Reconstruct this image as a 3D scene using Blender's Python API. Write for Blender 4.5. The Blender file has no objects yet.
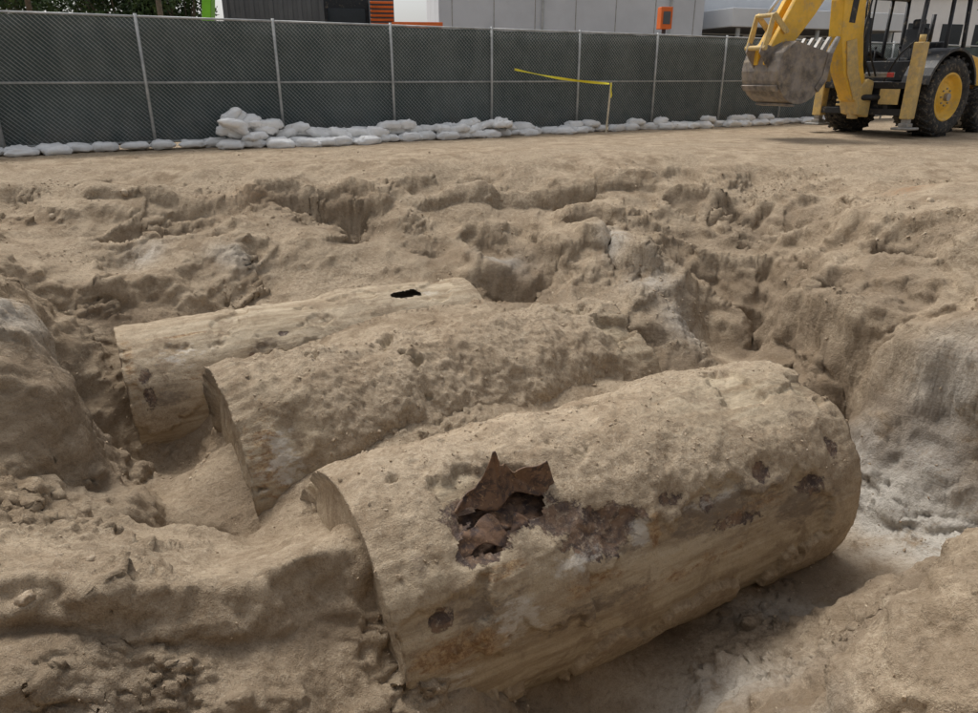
import bpy, bmesh, math, numpy as np
from mathutils import Vector, Matrix
rng=np.random.default_rng(7)
R=math.radians
COL=bpy.context.scene.collection

# ------------------------------------------------------------------ noise
_g=rng.normal(size=(256,3)); _g/=np.linalg.norm(_g,axis=1)[:,None]
def _hash(ix,iy,iz,seed):
    h=(ix*73856093)^(iy*19349663)^(iz*83492791)^(seed*2654435)
    h=(h^(h>>13))*1274126177
    return (h^(h>>16))&255
def perlin(p,seed=0):
    p=np.asarray(p,dtype=np.float64); i=np.floor(p).astype(np.int64); f=p-i
    u=f*f*f*(f*(f*6-15)+10); out=0
    for dx in (0,1):
        wx=u[:,0] if dx else 1-u[:,0]
        for dy in (0,1):
            wy=u[:,1] if dy else 1-u[:,1]
            for dz in (0,1):
                wz=u[:,2] if dz else 1-u[:,2]
                g=_g[_hash(i[:,0]+dx,i[:,1]+dy,i[:,2]+dz,seed)]
                d=g[:,0]*(f[:,0]-dx)+g[:,1]*(f[:,1]-dy)+g[:,2]*(f[:,2]-dz)
                out=out+wx*wy*wz*d
    return out*1.6
def fbm(p,octv=4,seed=0,gain=.5,lac=2.03,ridged=False,billow=False):
    a=1;s=0;q=np.array(p,dtype=np.float64);tot=0
    for o in range(octv):
        n=perlin(q,seed+o*17)
        if ridged: n=1-2*np.abs(n)
        if billow: n=2*np.abs(n)-.5
        s=s+a*n; tot+=a; a*=gain; q=q*lac+3.7
    return s/tot
def worley(p,seed=0):
    i=np.floor(p[:,:2]).astype(np.int64); f1=np.full(len(p),9.0); cid=np.zeros(len(p),dtype=np.int64)
    for dx in (-1,0,1):
        for dy in (-1,0,1):
            cx=i[:,0]+dx; cy=i[:,1]+dy
            h1=_hash(cx,cy,0*cx,seed); h2=_hash(cx,cy,0*cx+5,seed+3)
            d=np.hypot(cx+h1/255-p[:,0],cy+h2/255-p[:,1])
            m=d<f1; f1=np.where(m,d,f1); cid=np.where(m,h1,cid)
    return f1,cid
def sstep(a,b,x):
    t=np.clip((x-a)/(b-a),0,1); return t*t*(3-2*t)

# ------------------------------------------------------------------ mesh helpers
def link(o,parent=None):
    COL.objects.link(o)
    if parent is not None: o.parent=parent
    return o
def mesh_np(name,V,F,mat=None,smooth=True,attrs=None,parent=None):
    V=np.asarray(V,dtype=np.float32); F=np.asarray(F,dtype=np.int32); k=F.shape[1]
    me=bpy.data.meshes.new(name)
    me.vertices.add(len(V)); me.vertices.foreach_set('co',V.ravel())
    me.loops.add(F.size); me.loops.foreach_set('vertex_index',F.ravel())
    me.polygons.add(len(F)); me.polygons.foreach_set('loop_start',np.arange(0,F.size,k,dtype=np.int32))
    try: me.polygons.foreach_set('loop_total',np.full(len(F),k,dtype=np.int32))
    except Exception: pass
    me.update(calc_edges=True)
    me.polygons.foreach_set('use_smooth',np.full(len(F),smooth))
    if attrs:
        for an,av in attrs.items():
            a=me.attributes.new(an,'FLOAT','POINT'); a.data.foreach_set('value',np.asarray(av,dtype=np.float32))
    o=bpy.data.objects.new(name,me)
    if mat: me.materials.append(mat)
    return link(o,parent)
def empty(name,loc=(0,0,0),rotz=0,parent=None):
    o=bpy.data.objects.new(name,None); o.empty_display_size=.2; o.location=loc; o.rotation_euler=(0,0,rotz); return link(o,parent)
def bm_obj(name,bm,mat,parent=None,bevel=0,smooth=False):
    me=bpy.data.meshes.new(name); bmesh.ops.recalc_face_normals(bm,faces=bm.faces); bm.to_mesh(me); bm.free()
    me.materials.append(mat)
    if smooth:
        for p in me.polygons: p.use_smooth=True
    o=bpy.data.objects.new(name,me); link(o,parent)
    if bevel:
        b=o.modifiers.new('bev','BEVEL'); b.width=bevel; b.segments=2; b.limit_method='ANGLE'; b.angle_limit=R(35)
    return o
def bm_box(bm,c,s,rot=None):
    M=Matrix.Translation(c)@(rot.to_4x4() if rot else Matrix())@Matrix.Diagonal((s[0],s[1],s[2],1))
    bmesh.ops.create_cube(bm,size=1,matrix=M)
def box(name,c,s,mat,parent=None,bevel=.01,rot=None):
    bm=bmesh.new(); bm_box(bm,c,s,rot); return bm_obj(name,bm,mat,parent,bevel)
def bm_tube(bm,a,b,r,seg=12,r2=None):
    a=Vector(a);b=Vector(b);d=b-a
    q=d.to_track_quat('Z','Y').to_matrix().to_4x4()
    bmesh.ops.create_cone(bm,cap_ends=True,segments=seg,radius1=r,radius2=r if r2 is None else r2,depth=d.length,matrix=Matrix.Translation((a+b)/2)@q)
def tube(name,a,b,r,mat,parent=None,seg=14,r2=None):
    bm=bmesh.new(); bm_tube(bm,a,b,r,seg,r2); o=bm_obj(name,bm,mat,parent)
    for p in o.data.polygons: p.use_smooth=len(p.vertices)==4
    return o
def bm_plate(bm,prof,y0,y1):
    v0=[bm.verts.new((x,y0,z)) for x,z in prof]; v1=[bm.verts.new((x,y1,z)) for x,z in prof]
    n=len(prof); bm.faces.new(v0); bm.faces.new(v1[::-1])
    for i in range(n): bm.faces.new((v0[i],v0[(i+1)%n],v1[(i+1)%n],v1[i]))
def plate(name,prof,y0,y1,mat,parent=None,bevel=.012):
    bm=bmesh.new(); bm_plate(bm,prof,y0,y1); return bm_obj(name,bm,mat,parent,bevel)
def lathe_y(name,prof,mat,parent,center,seg=48,smooth=True):
    V=[];F=[]
    n=len(prof)
    for i in range(seg):
        a=2*math.pi*i/seg
        for r,y in prof: V.append((center[0]+r*math.cos(a),center[1]+y,center[2]+r*math.sin(a)))
    for i in range(seg):
        j=(i+1)%seg
        for k in range(n-1): F.append((i*n+k,i*n+k+1,j*n+k+1,j*n+k))
    return mesh_np(name,V,F,mat,smooth,parent=parent)
def hose(name,ptl,r,mat,parent):
    c=bpy.data.curves.new(name,'CURVE'); c.dimensions='3D'; c.bevel_depth=r; c.bevel_resolution=3
    s=c.splines.new('BEZIER'); s.bezier_points.add(len(ptl)-1)
    for b,p in zip(s.bezier_points,ptl): b.co=p; b.handle_left_type=b.handle_right_type='AUTO'
    c.materials.append(mat); o=bpy.data.objects.new(name,c); return link(o,parent)

# ------------------------------------------------------------------ materials
class M:
    def __init__(s,name):
        s.m=bpy.data.materials.new(name); s.m.use_nodes=True; s.nt=s.m.node_tree; s.n=s.nt.nodes; s.b=s.n['Principled BSDF']
        s.tc=s.n.new('ShaderNodeTexCoord')
    def L(s,a,b): s.nt.links.new(a,b)
    def co(s,scale=(1,1,1),kind='Object',loc=(0,0,0)):
        mp=s.n.new('ShaderNodeMapping'); mp.inputs['Scale'].default_value=scale; mp.inputs['Location'].default_value=loc; s.L(s.tc.outputs[kind],mp.inputs[0]); return mp.outputs[0]
    def noise(s,scale,detail=6,rough=.6,co=None,dist=0):
        n=s.n.new('ShaderNodeTexNoise'); n.inputs['Scale'].default_value=scale; n.inputs['Detail'].default_value=detail; n.inputs['Roughness'].default_value=rough; n.inputs['Distortion'].default_value=dist
        s.L(co if co else s.tc.outputs['Object'],n.inputs['Vector']); return n.outputs['Fac']
    def ramp(s,x,a,b,ca=0,cb=1):
        r=s.n.new('ShaderNodeMapRange'); r.interpolation_type='SMOOTHSTEP'; r.inputs[1].default_value=a; r.inputs[2].default_value=b; r.inputs[3].default_value=ca; r.inputs[4].default_value=cb; s.L(x,r.inputs[0]); return r.outputs[0]
    def mix(s,f,a,b,mode='MIX'):
        n=s.n.new('ShaderNodeMix'); n.data_type='RGBA'; n.blend_type=mode
        if isinstance(f,(int,float)): n.inputs[0].default_value=f
        else: s.L(f,n.inputs[0])
        for k,c in ((6,a),(7,b)):
            if isinstance(c,tuple): n.inputs[k].default_value=(*c,1)
            else: s.L(c,n.inputs[k])
        return n.outputs[2]
    def math(s,op,a,b=0):
        n=s.n.new('ShaderNodeMath'); n.operation=op
        for k,c in ((0,a),(1,b)):
            if isinstance(c,(int,float)): n.inputs[k].default_value=c
            else: s.L(c,n.inputs[k])
        return n.outputs[0]
    def attr(s,name):
        n=s.n.new('ShaderNodeAttribute'); n.attribute_name=name; return n.outputs['Fac']
    def bump(s,h,strength=1,dist=.02,prev=None):
        n=s.n.new('ShaderNodeBump'); n.inputs['Strength'].default_value=strength; n.inputs['Distance'].default_value=dist; s.L(h,n.inputs['Height'])
        if prev: s.L(prev,n.inputs['Normal'])
        return n.outputs[0]
    def out(s,col=None,rough=.9,nrm=None,metal=0,spec=.3):
        if col is not None:
            if isinstance(col,tuple): s.b.inputs['Base Color'].default_value=(*col,1)
            else: s.L(col,s.b.inputs['Base Color'])
        if isinstance(rough,(int,float)): s.b.inputs['Roughness'].default_value=rough
        else: s.L(rough,s.b.inputs['Roughness'])
        if isinstance(metal,(int,float)): s.b.inputs['Metallic'].default_value=metal
        else: s.L(metal,s.b.inputs['Metallic'])
        s.b.inputs['Specular IOR Level'].default_value=spec
        if nrm: s.L(nrm,s.b.inputs['Normal'])
        return s.m
def dirt_nodes(m):
    big=m.noise(.6,3,.6); mid=m.noise(2.6,6,.72,dist=.4); fine=m.noise(24,5,.78); grit=m.noise(120,2,.8)
    c=m.mix(m.ramp(mid,.36,.64),(.300,.220,.140),(.520,.410,.285))
    c=m.mix(m.ramp(big,.42,.60,0,.7),c,m.mix(m.ramp(fine,.4,.6),(.335,.255,.17),(.475,.38,.268)))
    c=m.mix(m.math('MULTIPLY',m.ramp(fine,.52,.70),.5),c,(.60,.50,.375))
    c=m.mix(m.math('MULTIPLY',m.ramp(fine,.46,.34),.5),c,(.19,.138,.088))
    c=m.mix(m.math('MULTIPLY',m.ramp(grit,.50,.30),.5),c,(.17,.125,.085))
    c=m.mix(m.math('MULTIPLY',m.ramp(grit,.56,.72),.45),c,(.65,.56,.43))
    return c,big,mid,fine,grit
def soil_bump(m,mid,fine,grit,k=1):
    h=m.math('ADD',m.math('MULTIPLY',mid,.05*k),m.math('MULTIPLY',fine,.032*k))
    h=m.math('ADD',h,m.math('MULTIPLY',grit,.0075*k))
    return h
m=M('excavated_soil')
c,big,mid,fine,grit=dirt_nodes(m)
strata=m.noise(1.0,4,.62,m.co((.9,.9,7)),dist=.8)
c=m.mix(m.math('MULTIPLY',m.attr('wall'),m.ramp(strata,.42,.60,0,.5)),c,(.25,.185,.12))
pn=m.math('MINIMUM',m.math('MULTIPLY',m.attr('pale'),m.ramp(mid,.30,.52)),.8)
c=m.mix(pn,c,m.mix(m.ramp(fine,.35,.6),(.47,.44,.385),(.63,.60,.54)))
dn=m.math('MULTIPLY',m.attr('damp_shade'),m.ramp(mid,.35,.62,.35,1))
c=m.mix(dn,c,(.15,.107,.070))
c=m.mix(m.math('MULTIPLY',m.attr('rusty'),m.ramp(fine,.42,.6)),c,(.36,.20,.10))
hh=m.math('ADD',soil_bump(m,mid,fine,grit),m.math('MULTIPLY',m.math('MULTIPLY',strata,m.attr('wall')),.02))
SOIL=m.out(c,.96,m.bump(hh,.9,1.0),spec=.15)

m=M('dirt_clods_mat'); fine=m.noise(30,3,.7); 
c=m.mix(m.ramp(m.noise(1.7,2),.4,.6),(.29,.215,.14),(.50,.40,.285)); c=m.mix(m.ramp(fine,.4,.65,0,.6),c,(.56,.465,.35))
CLOD=m.out(c,.97,m.bump(fine,.6,.02),spec=.12)

def tank_mat(name,crustk=1,pale=(.54,.445,.31)):
    m=M(name); c,big,mid,fine,grit=dirt_nodes(m)
    streak=m.noise(1.0,4,.65,m.co((.8,9,9)))
    streak2=m.noise(1.0,4,.7,m.co((2.5,40,40)))
    cl=m.attr('clay')
    clay=m.mix(m.ramp(streak,.35,.65),(.32,.24,.15),pale)
    clay=m.mix(m.math('MULTIPLY',m.ramp(streak2,.5,.7),.5),clay,(.57,.49,.36))
    clay=m.mix(m.math('MULTIPLY',m.ramp(mid,.50,.36),.65),clay,(.20,.145,.095))
    clay=m.mix(m.math('MULTIPLY',m.ramp(grit,.5,.3),.3),clay,(.18,.13,.085))
    c=m.mix(m.math('MULTIPLY',cl,m.ramp(m.math('ADD',mid,m.math('MULTIPLY',fine,.4)),.50,.66)),c,clay)
    rust=m.mix(m.ramp(m.noise(6,6,.7,dist=1.0),.4,.62),(.085,.060,.050),(.22,.14,.09))
    rust=m.mix(m.ramp(fine,.5,.68),rust,(.36,.28,.20))
    br=m.noise(7,7,.72,dist=.5)
    brs=m.math('MULTIPLY',m.math('SUBTRACT',br,.5),1.5)
    mm=m.ramp(m.math('ADD',m.attr('metal'),brs),.48,.58)
    sm=m.ramp(m.math('ADD',m.attr('stain'),m.math('MULTIPLY',m.math('SUBTRACT',m.noise(5,6,.72,m.co((1,2.4,2.4),loc=(2,7,3))),.5),2.0)),.45,.85,0,.72)
    c=m.mix(sm,c,(.165,.125,.092))
    c=m.mix(mm,c,rust)
    om=m.ramp(m.math('ADD',m.attr('orange'),m.math('MULTIPLY',m.math('SUBTRACT',m.noise(9,7,.72,m.co((1,2.5,2.5))),.5),2.1)),.45,.95,0,.85)
    c=m.mix(om,c,m.mix(m.ramp(fine,.4,.62),(.23,.125,.06),(.46,.32,.175)))
    wm=m.ramp(m.math('ADD',m.attr('white'),m.math('MULTIPLY',m.math('SUBTRACT',m.noise(8,6,.7,m.co((1,2,2),loc=(5,2,1))),.5),1.9)),.45,.85)
    c=m.mix(m.math('MULTIPLY',wm,.6),c,(.64,.60,.53))
    h=soil_bump(m,mid,fine,grit,crustk*.8); h=m.math('ADD',h,m.math('MULTIPLY',streak2,.005)); h=m.math('SUBTRACT',h,m.math('MULTIPLY',mm,.008))
    r=m.ramp(mm,0,1,.95,.5)
    return m.out(c,r,m.bump(h,.9,1.0),spec=.25)
TK1=tank_mat('soil_caked_steel_pale',.6,(.60,.50,.36)); TK2=tank_mat('soil_caked_steel_rough',1.1); TK3=tank_mat('soil_caked_steel',.8)
m=M('torn_rusted_steel'); rn=m.noise(9,6,.7,dist=1); f=m.noise(40,4,.7)
c=m.mix(m.ramp(rn,.38,.6),(.065,.042,.034),(.19,.11,.065)); c=m.mix(m.ramp(f,.55,.70),c,(.33,.21,.12))
RUSTY=m.out(c,.6,m.bump(f,.6,.01),spec=.4)

def simple(name,col,rough=.6,metal=0,var=.25,scale=4,dirt=0,bumpd=0,spec=.4):
    m=M(name); n1=m.noise(scale,5,.65)
    d=tuple(x*(1-var) for x in col); l=tuple(min(1,x*(1+var)) for x in col)
    c=m.mix(m.ramp(n1,.3,.7),d,l)
    if dirt:
        c=m.mix(m.ramp(m.noise(scale*1.7,6,.75),.62-dirt*.25,.80-dirt*.1,0,.8),c,(.36,.29,.20))
    nn=m.bump(m.noise(scale*6,4,.6),.5,bumpd) if bumpd else None
    return m.out(c,rough,nn,metal,spec)
GALV=simple('galvanised_steel',(.45,.46,.45),.5,.2,.2)
YEL=simple('yellow_paint',(.76,.45,.05),.42,0,.12,3,.55)
YEL2=simple('dusty_yellow_paint',(.62,.44,.16),.6,0,.15,5,.8)
BLK=simple('black_paint',(.022,.023,.025),.5,0,.2,4,.35)
RUB=simple('tyre_rubber',(.030,.029,.028),.85,0,.3,8,.55,.004)
STEEL=simple('worn_grey_steel',(.33,.32,.30),.45,.4,.3,6,.6,.003)
BUCK=simple('muddy_bucket_steel',(.21,.185,.165),.6,.2,.5,3.5,.85,.006)
CHROME=simple('chrome_rod',(.7,.7,.7),.18,1,.05)
HOSE=simple('hose_rubber',(.02,.02,.02),.6)
BAG=simple('woven_bag_fabric',(.80,.79,.765),.85,0,.10,3,.18,.012)
REDP=simple('red_print',(.45,.06,.05),.8)
TAPE=simple('caution_tape_film',(.80,.68,.04),.5,0,.08)
WOOD=simple('wood_stake_mat',(.60,.53,.40),.85)
CONC=simple('light_grey_concrete',(.60,.62,.65),.85,0,.06,.7,0,.004)
CONC2=simple('pale_wall_panel',(.66,.68,.70),.7,0,.06,.6)
DKG=simple('dark_grey_steel_paint',(.10,.105,.11),.6,0,.15,1)
ORG=simple('orange_paint',(.75,.16,.03),.5,0,.12,2)
LIME=simple('lime_green_paint',(.22,.62,.03),.45,0,.1,2)
WHITE=simple('white_painted_metal',(.78,.78,.77),.5,0,.05,1)
WIN=simple('dark_window_glass',(.03,.035,.04),.12,0,.1)
ROOF=simple('canopy_underside',(.12,.12,.125),.8)
BARK=simple('bark',(.10,.075,.05),.95,0,.3,6,0,.02)
m=M('foliage'); nn=m.noise(2.2,4,.7); LEAF=m.out(m.mix(m.ramp(nn,.35,.65),(.018,.035,.012),(.075,.12,.035)),.7,spec=.3)
m=M('green_windscreen_fabric')
wv=m.noise(1.3,5,.7,m.co((1,1,.35))); cr=m.noise(3.5,4,.6,m.co((1.0,1.0,2.4)),dist=.8)
c=m.mix(m.ramp(wv,.3,.7),(.056,.080,.079),(.104,.130,.126))
sep=m.n.new('ShaderNodeSeparateXYZ'); m.L(m.tc.outputs['Object'],sep.inputs[0])
dust=m.math('MULTIPLY',m.ramp(sep.outputs['Z'],1.0,.0),m.ramp(m.noise(2,5,.7),.35,.7))
c=m.mix(m.math('MULTIPLY',dust,.5),c,(.22,.20,.17))
c=m.mix(m.ramp(m.noise(.9,4,.7,m.co((1,1,1.5),loc=(4,0,2))),.60,.72,0,.25),c,(.17,.19,.18))
SCREEN=m.out(c,.8,m.bump(cr,.7,.06),spec=.25)

# ------------------------------------------------------------------ tank frame
AX=Vector((.868,.496,0)); NX=Vector((-.496,.868,0))
TM=Matrix(((.868,-.496,0,0),(.496,.868,0,0),(0,0,1,0),(0,0,0,1)))
TANKS=[dict(N=3.85,a0=1.15,a1=5.20,zc=-2.10,r=.90),dict(N=5.92,a0=.84,a1=4.85,zc=-2.05,r=.85),dict(N=8.04,a0=.11,a1=4.22,zc=-2.0,r=.80)]

# ------------------------------------------------------------------ terrain
CP=[(-7.84,12.1,0),(-5.64,12.0,0),(-3.62,11.95,0),(-1.77,12.1,0),(.18,12.7,0),(1.89,13.0,0),(3.78,13.4,-.02),(5.63,13.29,-.05),(6.84,12.18,-.05),(6.94,10.31,-.05),
(3.57,9.38,-1.4),(3.87,10.5,-.8),(4.5,8.75,-.7),(4.01,7.54,-1.1),(5.53,11.08,-.3),(5.18,7.87,-.5),(4.37,6.29,-1.1),(6.84,10.73,-.25),(4.97,6.93,-.8),
(1.66,11.05,-.45),(1.52,9.62,-.95),(2.0,8.39,-1.5),(2.57,8.05,-1.9),(3.45,8.2,-1.8),(.16,11.05,-.45),(.16,10.03,-.9),(.15,9.53,-1.3),(-1.33,11.0,-.42),(-1.24,9.8,-.85),(-1.19,9.3,-1.1),
(-3.25,10.1,-.5),(-3.10,9.04,-.95),(-3.01,8.63,-1.25),(-4.74,9.5,-.45),(-4.3,7.99,-1.0),(-5.67,8.95,-.5),(-5.0,7.47,-.85),(-3.70,5.98,-2.0),(-4.31,7.44,-1.3),
(-4.17,5.72,-.7),(-3.68,5.53,-.9),(-3.39,5.27,-1.8),(-3.53,4.61,-1.0),(-3.22,4.53,-1.45),(-3.45,4.91,-1.15),(3.76,7.25,-1.7),(3.75,6.97,-2.2),
(4.3,5.65,-1.5),(4.15,5.3,-2.05),(4.02,6.25,-1.6),(3.85,5.95,-2.15),(4.2,5.1,-2.25),(1.24,4.27,-2.8),(.43,3.73,-2.85),(1.49,3.80,-2.8),(2.02,4.32,-2.75),(3.14,5.11,-2.6),(3.79,5.52,-2.45),(3.62,5.75,-2.5),
(-2.79,5.61,-2.0),(-2.09,7.34,-1.45),(-.52,5.62,-1.45),(-1.74,4.82,-1.85),(1.31,6.46,-1.55),(.29,6.02,-1.45),(-1.2,5.33,-1.55),(-1.04,7.87,-1.3),(-.1,8.3,-1.3),(.5,8.7,-1.45),
(-1.44,4.06,-1.72),(-2.25,4.68,-1.95),(-2.94,4.63,-1.6),(-3.27,4.12,-1.2),(-2.51,3.80,-1.6),(-1.87,3.16,-1.3),(-2.09,2.72,-1.2),(-2.2,2.5,-1.15),(-1.13,3.46,-1.48),(-.68,3.66,-1.52),
(-2.3,2.2,-1.35),(-1.88,2.55,-1.5),(-1.45,2.69,-1.6),(-1.01,2.87,-1.8),(-.52,3.0,-2.1),(3.3,3.87,-1.6),(2.35,3.30,-1.8),(1.85,2.9,-2.0),(2.3,2.81,-1.55),(2.45,2.6,-1.35),(2.0,2.45,-1.65),
(-1.6,2.1,-1.8),(-.8,2.2,-2.2),(0,2.4,-2.7),(.8,2.6,-2.75),(1.3,2.9,-2.6),(2.9,2.6,-1.0),(3.7,3.2,-1.1),(4.4,3.8,-1.2),(4.9,4.7,-1.4),(5.6,5.8,-.7),(6.5,7.5,-.2),(6.5,5.0,-.4),
(3.0,7.2,-2.2),(2.0,7.6,-2.0),(3.3,6.5,-2.45),(.3,9.1,-1.6),(1.2,7.9,-1.9),(-4.6,4.2,-.7),(-4.6,6.4,-.6),(-5.6,6.0,-.3),(-5.8,7.6,-.4),(-3.3,3.2,-.9),(-3.4,7.05,-1.75),(-3.6,6.6,-1.95),(2.9,4.4,-2.55),(3.7,4.75,-2.3)]
for x,y in [(-8,8.5),(-7.6,6),(-7,4),(-6,2.2),(-9,10.5),(8.5,9),(8.5,6),(8,3.5),(6,1.6),(8.5,12),(3,14.4),(0,13.8),(-3,13.0),(-6,13.0),(6,15),(-9.5,12.8),(10,13),(10,9),(-9.5,6),(8,1)]: CP.append((x,y,0))
for x,y,z in [(-5,.8,-.25),(-3,1.0,-.3),(-1,.9,-.3),(1,.9,-.3),(3,1.0,-.25),(-3,-1,-.3),(0,-1,-.3),(3,-1,-.3)]: CP.append((x,y,z))
CP=np.array(CP)
def tps_k(r2): return .5*r2*np.log(r2+1e-9)
n=len(CP); D2=((CP[:,None,:2]-CP[None,:,:2])**2).sum(2)
A=np.zeros((n+3,n+3)); A[:n,:n]=tps_k(D2)+np.eye(n)*.006; A[:n,n]=1; A[:n,n+1:]=CP[:,:2]; A[n:,:n]=A[:n,n:].T
W=np.linalg.solve(A,np.concatenate([CP[:,2],[0,0,0]]))
gx0,gy0,gs=-15,-4,.06; LX=np.arange(gx0,22.5,gs); LY=np.arange(gy0,27,gs); GXX,GYY=np.meshgrid(LX,LY); gxf=GXX.ravel(); gyf=GYY.ravel(); tab=np.empty(len(gxf))
for s in range(0,len(gxf),30000):
    e=s+30000; xx=gxf[s:e];yy=gyf[s:e]; d2=(xx[:,None]-CP[None,:,0])**2+(yy[:,None]-CP[None,:,1])**2
    tab[s:e]=tps_k(d2)@W[:n]+W[n]+W[n+1]*xx+W[n+2]*yy
pitmask=lambda X_,Y_: np.maximum(np.abs(X_-.2)/9.6,np.abs(Y_-6.4)/9.4)
tab=np.clip(tab,-3.1,.02)*sstep(1.0,.86,pitmask(gxf,gyf))
tab=tab.reshape(GXX.shape); tgy,tgx=np.gradient(tab,gs); tsl=np.hypot(tgx,tgy)
def lut(T,x,y):
    fx=np.clip((x-gx0)/gs,0,len(LX)-1.001); fy=np.clip((y-gy0)/gs,0,len(LY)-1.001); i=fx.astype(int); j=fy.astype(int); u=fx-i; v=fy-j
    return T[j,i]*(1-u)*(1-v)+T[j,i+1]*u*(1-v)+T[j+1,i]*(1-u)*v+T[j+1,i+1]*u*v
ys=[1.0]
while ys[-1]<14.2: ys.append(ys[-1]+max(.012,.0042*ys[-1]))
while ys[-1]<24: ys.append(ys[-1]+.09)
while ys[-1]<900: ys.append(ys[-1]*1.12)
lo=[1.0]
while lo[-1]>-3: lo.append(lo[-1]-.15)
while lo[-1]>-400: lo.append(lo[-1]*1.5)
ys=np.array(lo[:0:-1]+ys)
xs=list(np.arange(-6.8,7.4,.0195)); s=xs[-1]
while s<14: s+=.06; xs.append(s)
while s<900: s+= .5+(s-14)*.2; xs.append(s)
left=[];s=-6.8
while s>-12: s-=.06; left.append(s)
while s>-900: s-=.5+(-12-s)*.2; left.append(s)
xs=np.array(left[::-1]+xs)
X,Y=np.meshgrid(xs,ys); nx,ny=len(xs),len(ys)
x=X.ravel();y=Y.ravel()
near=(x>-14)&(x<22)&(y>-2)&(y<26)
idx=np.where(near)[0]
xn=x[idx];yn=y[idx]
p=np.stack([xn,yn,0*xn],1)
w3x=perlin(p*3.1,5); w3y=perlin(p*3.1+4,9)
wx=perlin(p*.9,3)*.26+w3x*.045; wy=perlin(p*.9+9,8)*.26+w3y*.045
xw=xn+wx; yw=yn+wy
inpit=sstep(1.02,.9,pitmask(xn,yn))
h=lut(tab,xw,yw); slope=lut(tsl,xw,yw)
def scarp(pl,amp,wh,wl,edge=.06):
    pl=np.array(pl,float); best=np.full(len(xn),1e9); sg=np.zeros(len(xn)); al=np.zeros(len(xn)); tot=0
    seg=np.hypot(*(pl[1:]-pl[:-1]).T); L=seg.sum()
    for a,b,l in zip(pl[:-1],pl[1:],seg):
        d=(b-a)/l; rx=xw-a[0]; ry=yw-a[1]; t=np.clip(rx*d[0]+ry*d[1],0,l); dx=rx-t*d[0]; dy=ry-t*d[1]; dist=np.hypot(dx,dy)
        m_=dist<best; best=np.where(m_,dist,best); sg=np.where(m_,np.sign(d[0]*ry-d[1]*rx),sg); al=np.where(m_,tot+t,al); tot+=l
    d=best*sg; tap=sstep(0,.45,al)*sstep(L,L-.45,al); s_=sstep(-edge,edge,d)
    return amp*tap*(.55*s_*np.exp(-(np.maximum(d,0)/wh)**2)-.45*(1-s_)*np.exp(-(np.minimum(d,0)/wl)**2))
sc=scarp([(3.45,8.9),(3.85,7.4),(4.08,6.3),(4.4,5.5),(5.0,4.9)],.50,.7,.5,.08)
sc+=scarp([(3.3,11.0),(4.6,9.8),(5.2,8.3),(5.5,6.8)],.25,.8,.8,.2)
sc+=scarp([(-3.0,2.65),(-1.95,3.0),(-1.1,3.35),(-.45,3.5)],.28,.40,.5,.14)
sc+=scarp([(5.2,4.7),(4.3,4.2),(3.3,3.75),(2.45,3.25),(1.95,2.85),(1.75,2.3)],.40,.8,.6,.14)
sc+=scarp([(-6.0,10.2),(-4.4,10.4),(-2.7,10.75),(-1.3,10.7)],.20,.5,.6,.12)
sc+=scarp([(-1.3,10.9),(.3,11.35),(1.5,11.6),(3.0,12.1)],.20,.5,.7,.12)
sc+=scarp([(1.1,10.2),(1.9,9.6),(2.5,9.0),(3.2,9.3)],.26,.5,.5,.12)
sc+=scarp([(-3.15,4.2),(-3.45,5.1),(-3.85,5.9),(-4.5,6.7)],.40,.6,.5,.09)
sc+=scarp([(-5.4,7.1),(-4.4,7.95),(-3.4,8.8)],.16,.5,.5,.14)
sc+=scarp([(4.4,7.9),(4.8,7.1),(5.0,6.3)],.22,.5,.5,.14)
sc+=scarp([(-2.9,4.2),(-2.3,4.25),(-1.7,4.3)],-.22,.4,.4,.12)
h=h+sc
for bx_,by_,rx_,ry_,dz in [(-1.85,10.25,.38,.35,-.38),(-2.6,10.3,.3,.2,-.2),(-.9,9.9,.3,.25,-.25),(.6,10.6,.5,.25,-.22),(3.5,9.1,.2,.5,-.42),(2.7,10.6,.7,.3,-.25),(3.6,11.0,.6,.2,-.18),(1.75,9.9,.12,.5,-.2),(-4.5,8.6,.25,.4,-.25),(-3.9,9.6,.35,.25,-.2),(-3.8,8.35,.3,.25,.15),
   (2.35,8.9,.35,.35,.22),(-.1,9.7,.4,.25,.15),(-5.2,9.3,.3,.3,-.2),(-3.0,6.1,.35,.3,-.15),(-2.2,4.7,.35,.25,-.18),(.9,9.9,.4,.3,.14),(4.6,8.2,.4,.5,.12),(3.9,5.6,.25,.2,.16),(-1.5,3.9,.3,.25,.08),(-2.5,9.4,.4,.3,.14),(-2.0,5.6,.4,.3,.18),(-.62,3.85,.22,.2,.14)]:
    h+=dz*np.exp(-(((xw-bx_)/rx_)**2+((yw-by_)/ry_)**2))
rimk=sstep(6.8,8.0,yn)*sstep(6.2,4.2,xn)*(.1+.9*sstep(-.25,.25,perlin(p*.8+3,77)))
h=h-.24*rimk*sstep(-.01,-.16,h)*(1-sstep(-.25,-1.1,h))
depth=sstep(0,-.30,h)
rs=np.random.default_rng(42); sco=np.zeros_like(h)
cand=[(rs.uniform(-6,7),rs.uniform(7,12.6)) for _ in range(400)]+[(rs.uniform(3.7,6.5),rs.uniform(5.6,9)) for _ in range(60)]
got=0
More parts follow.
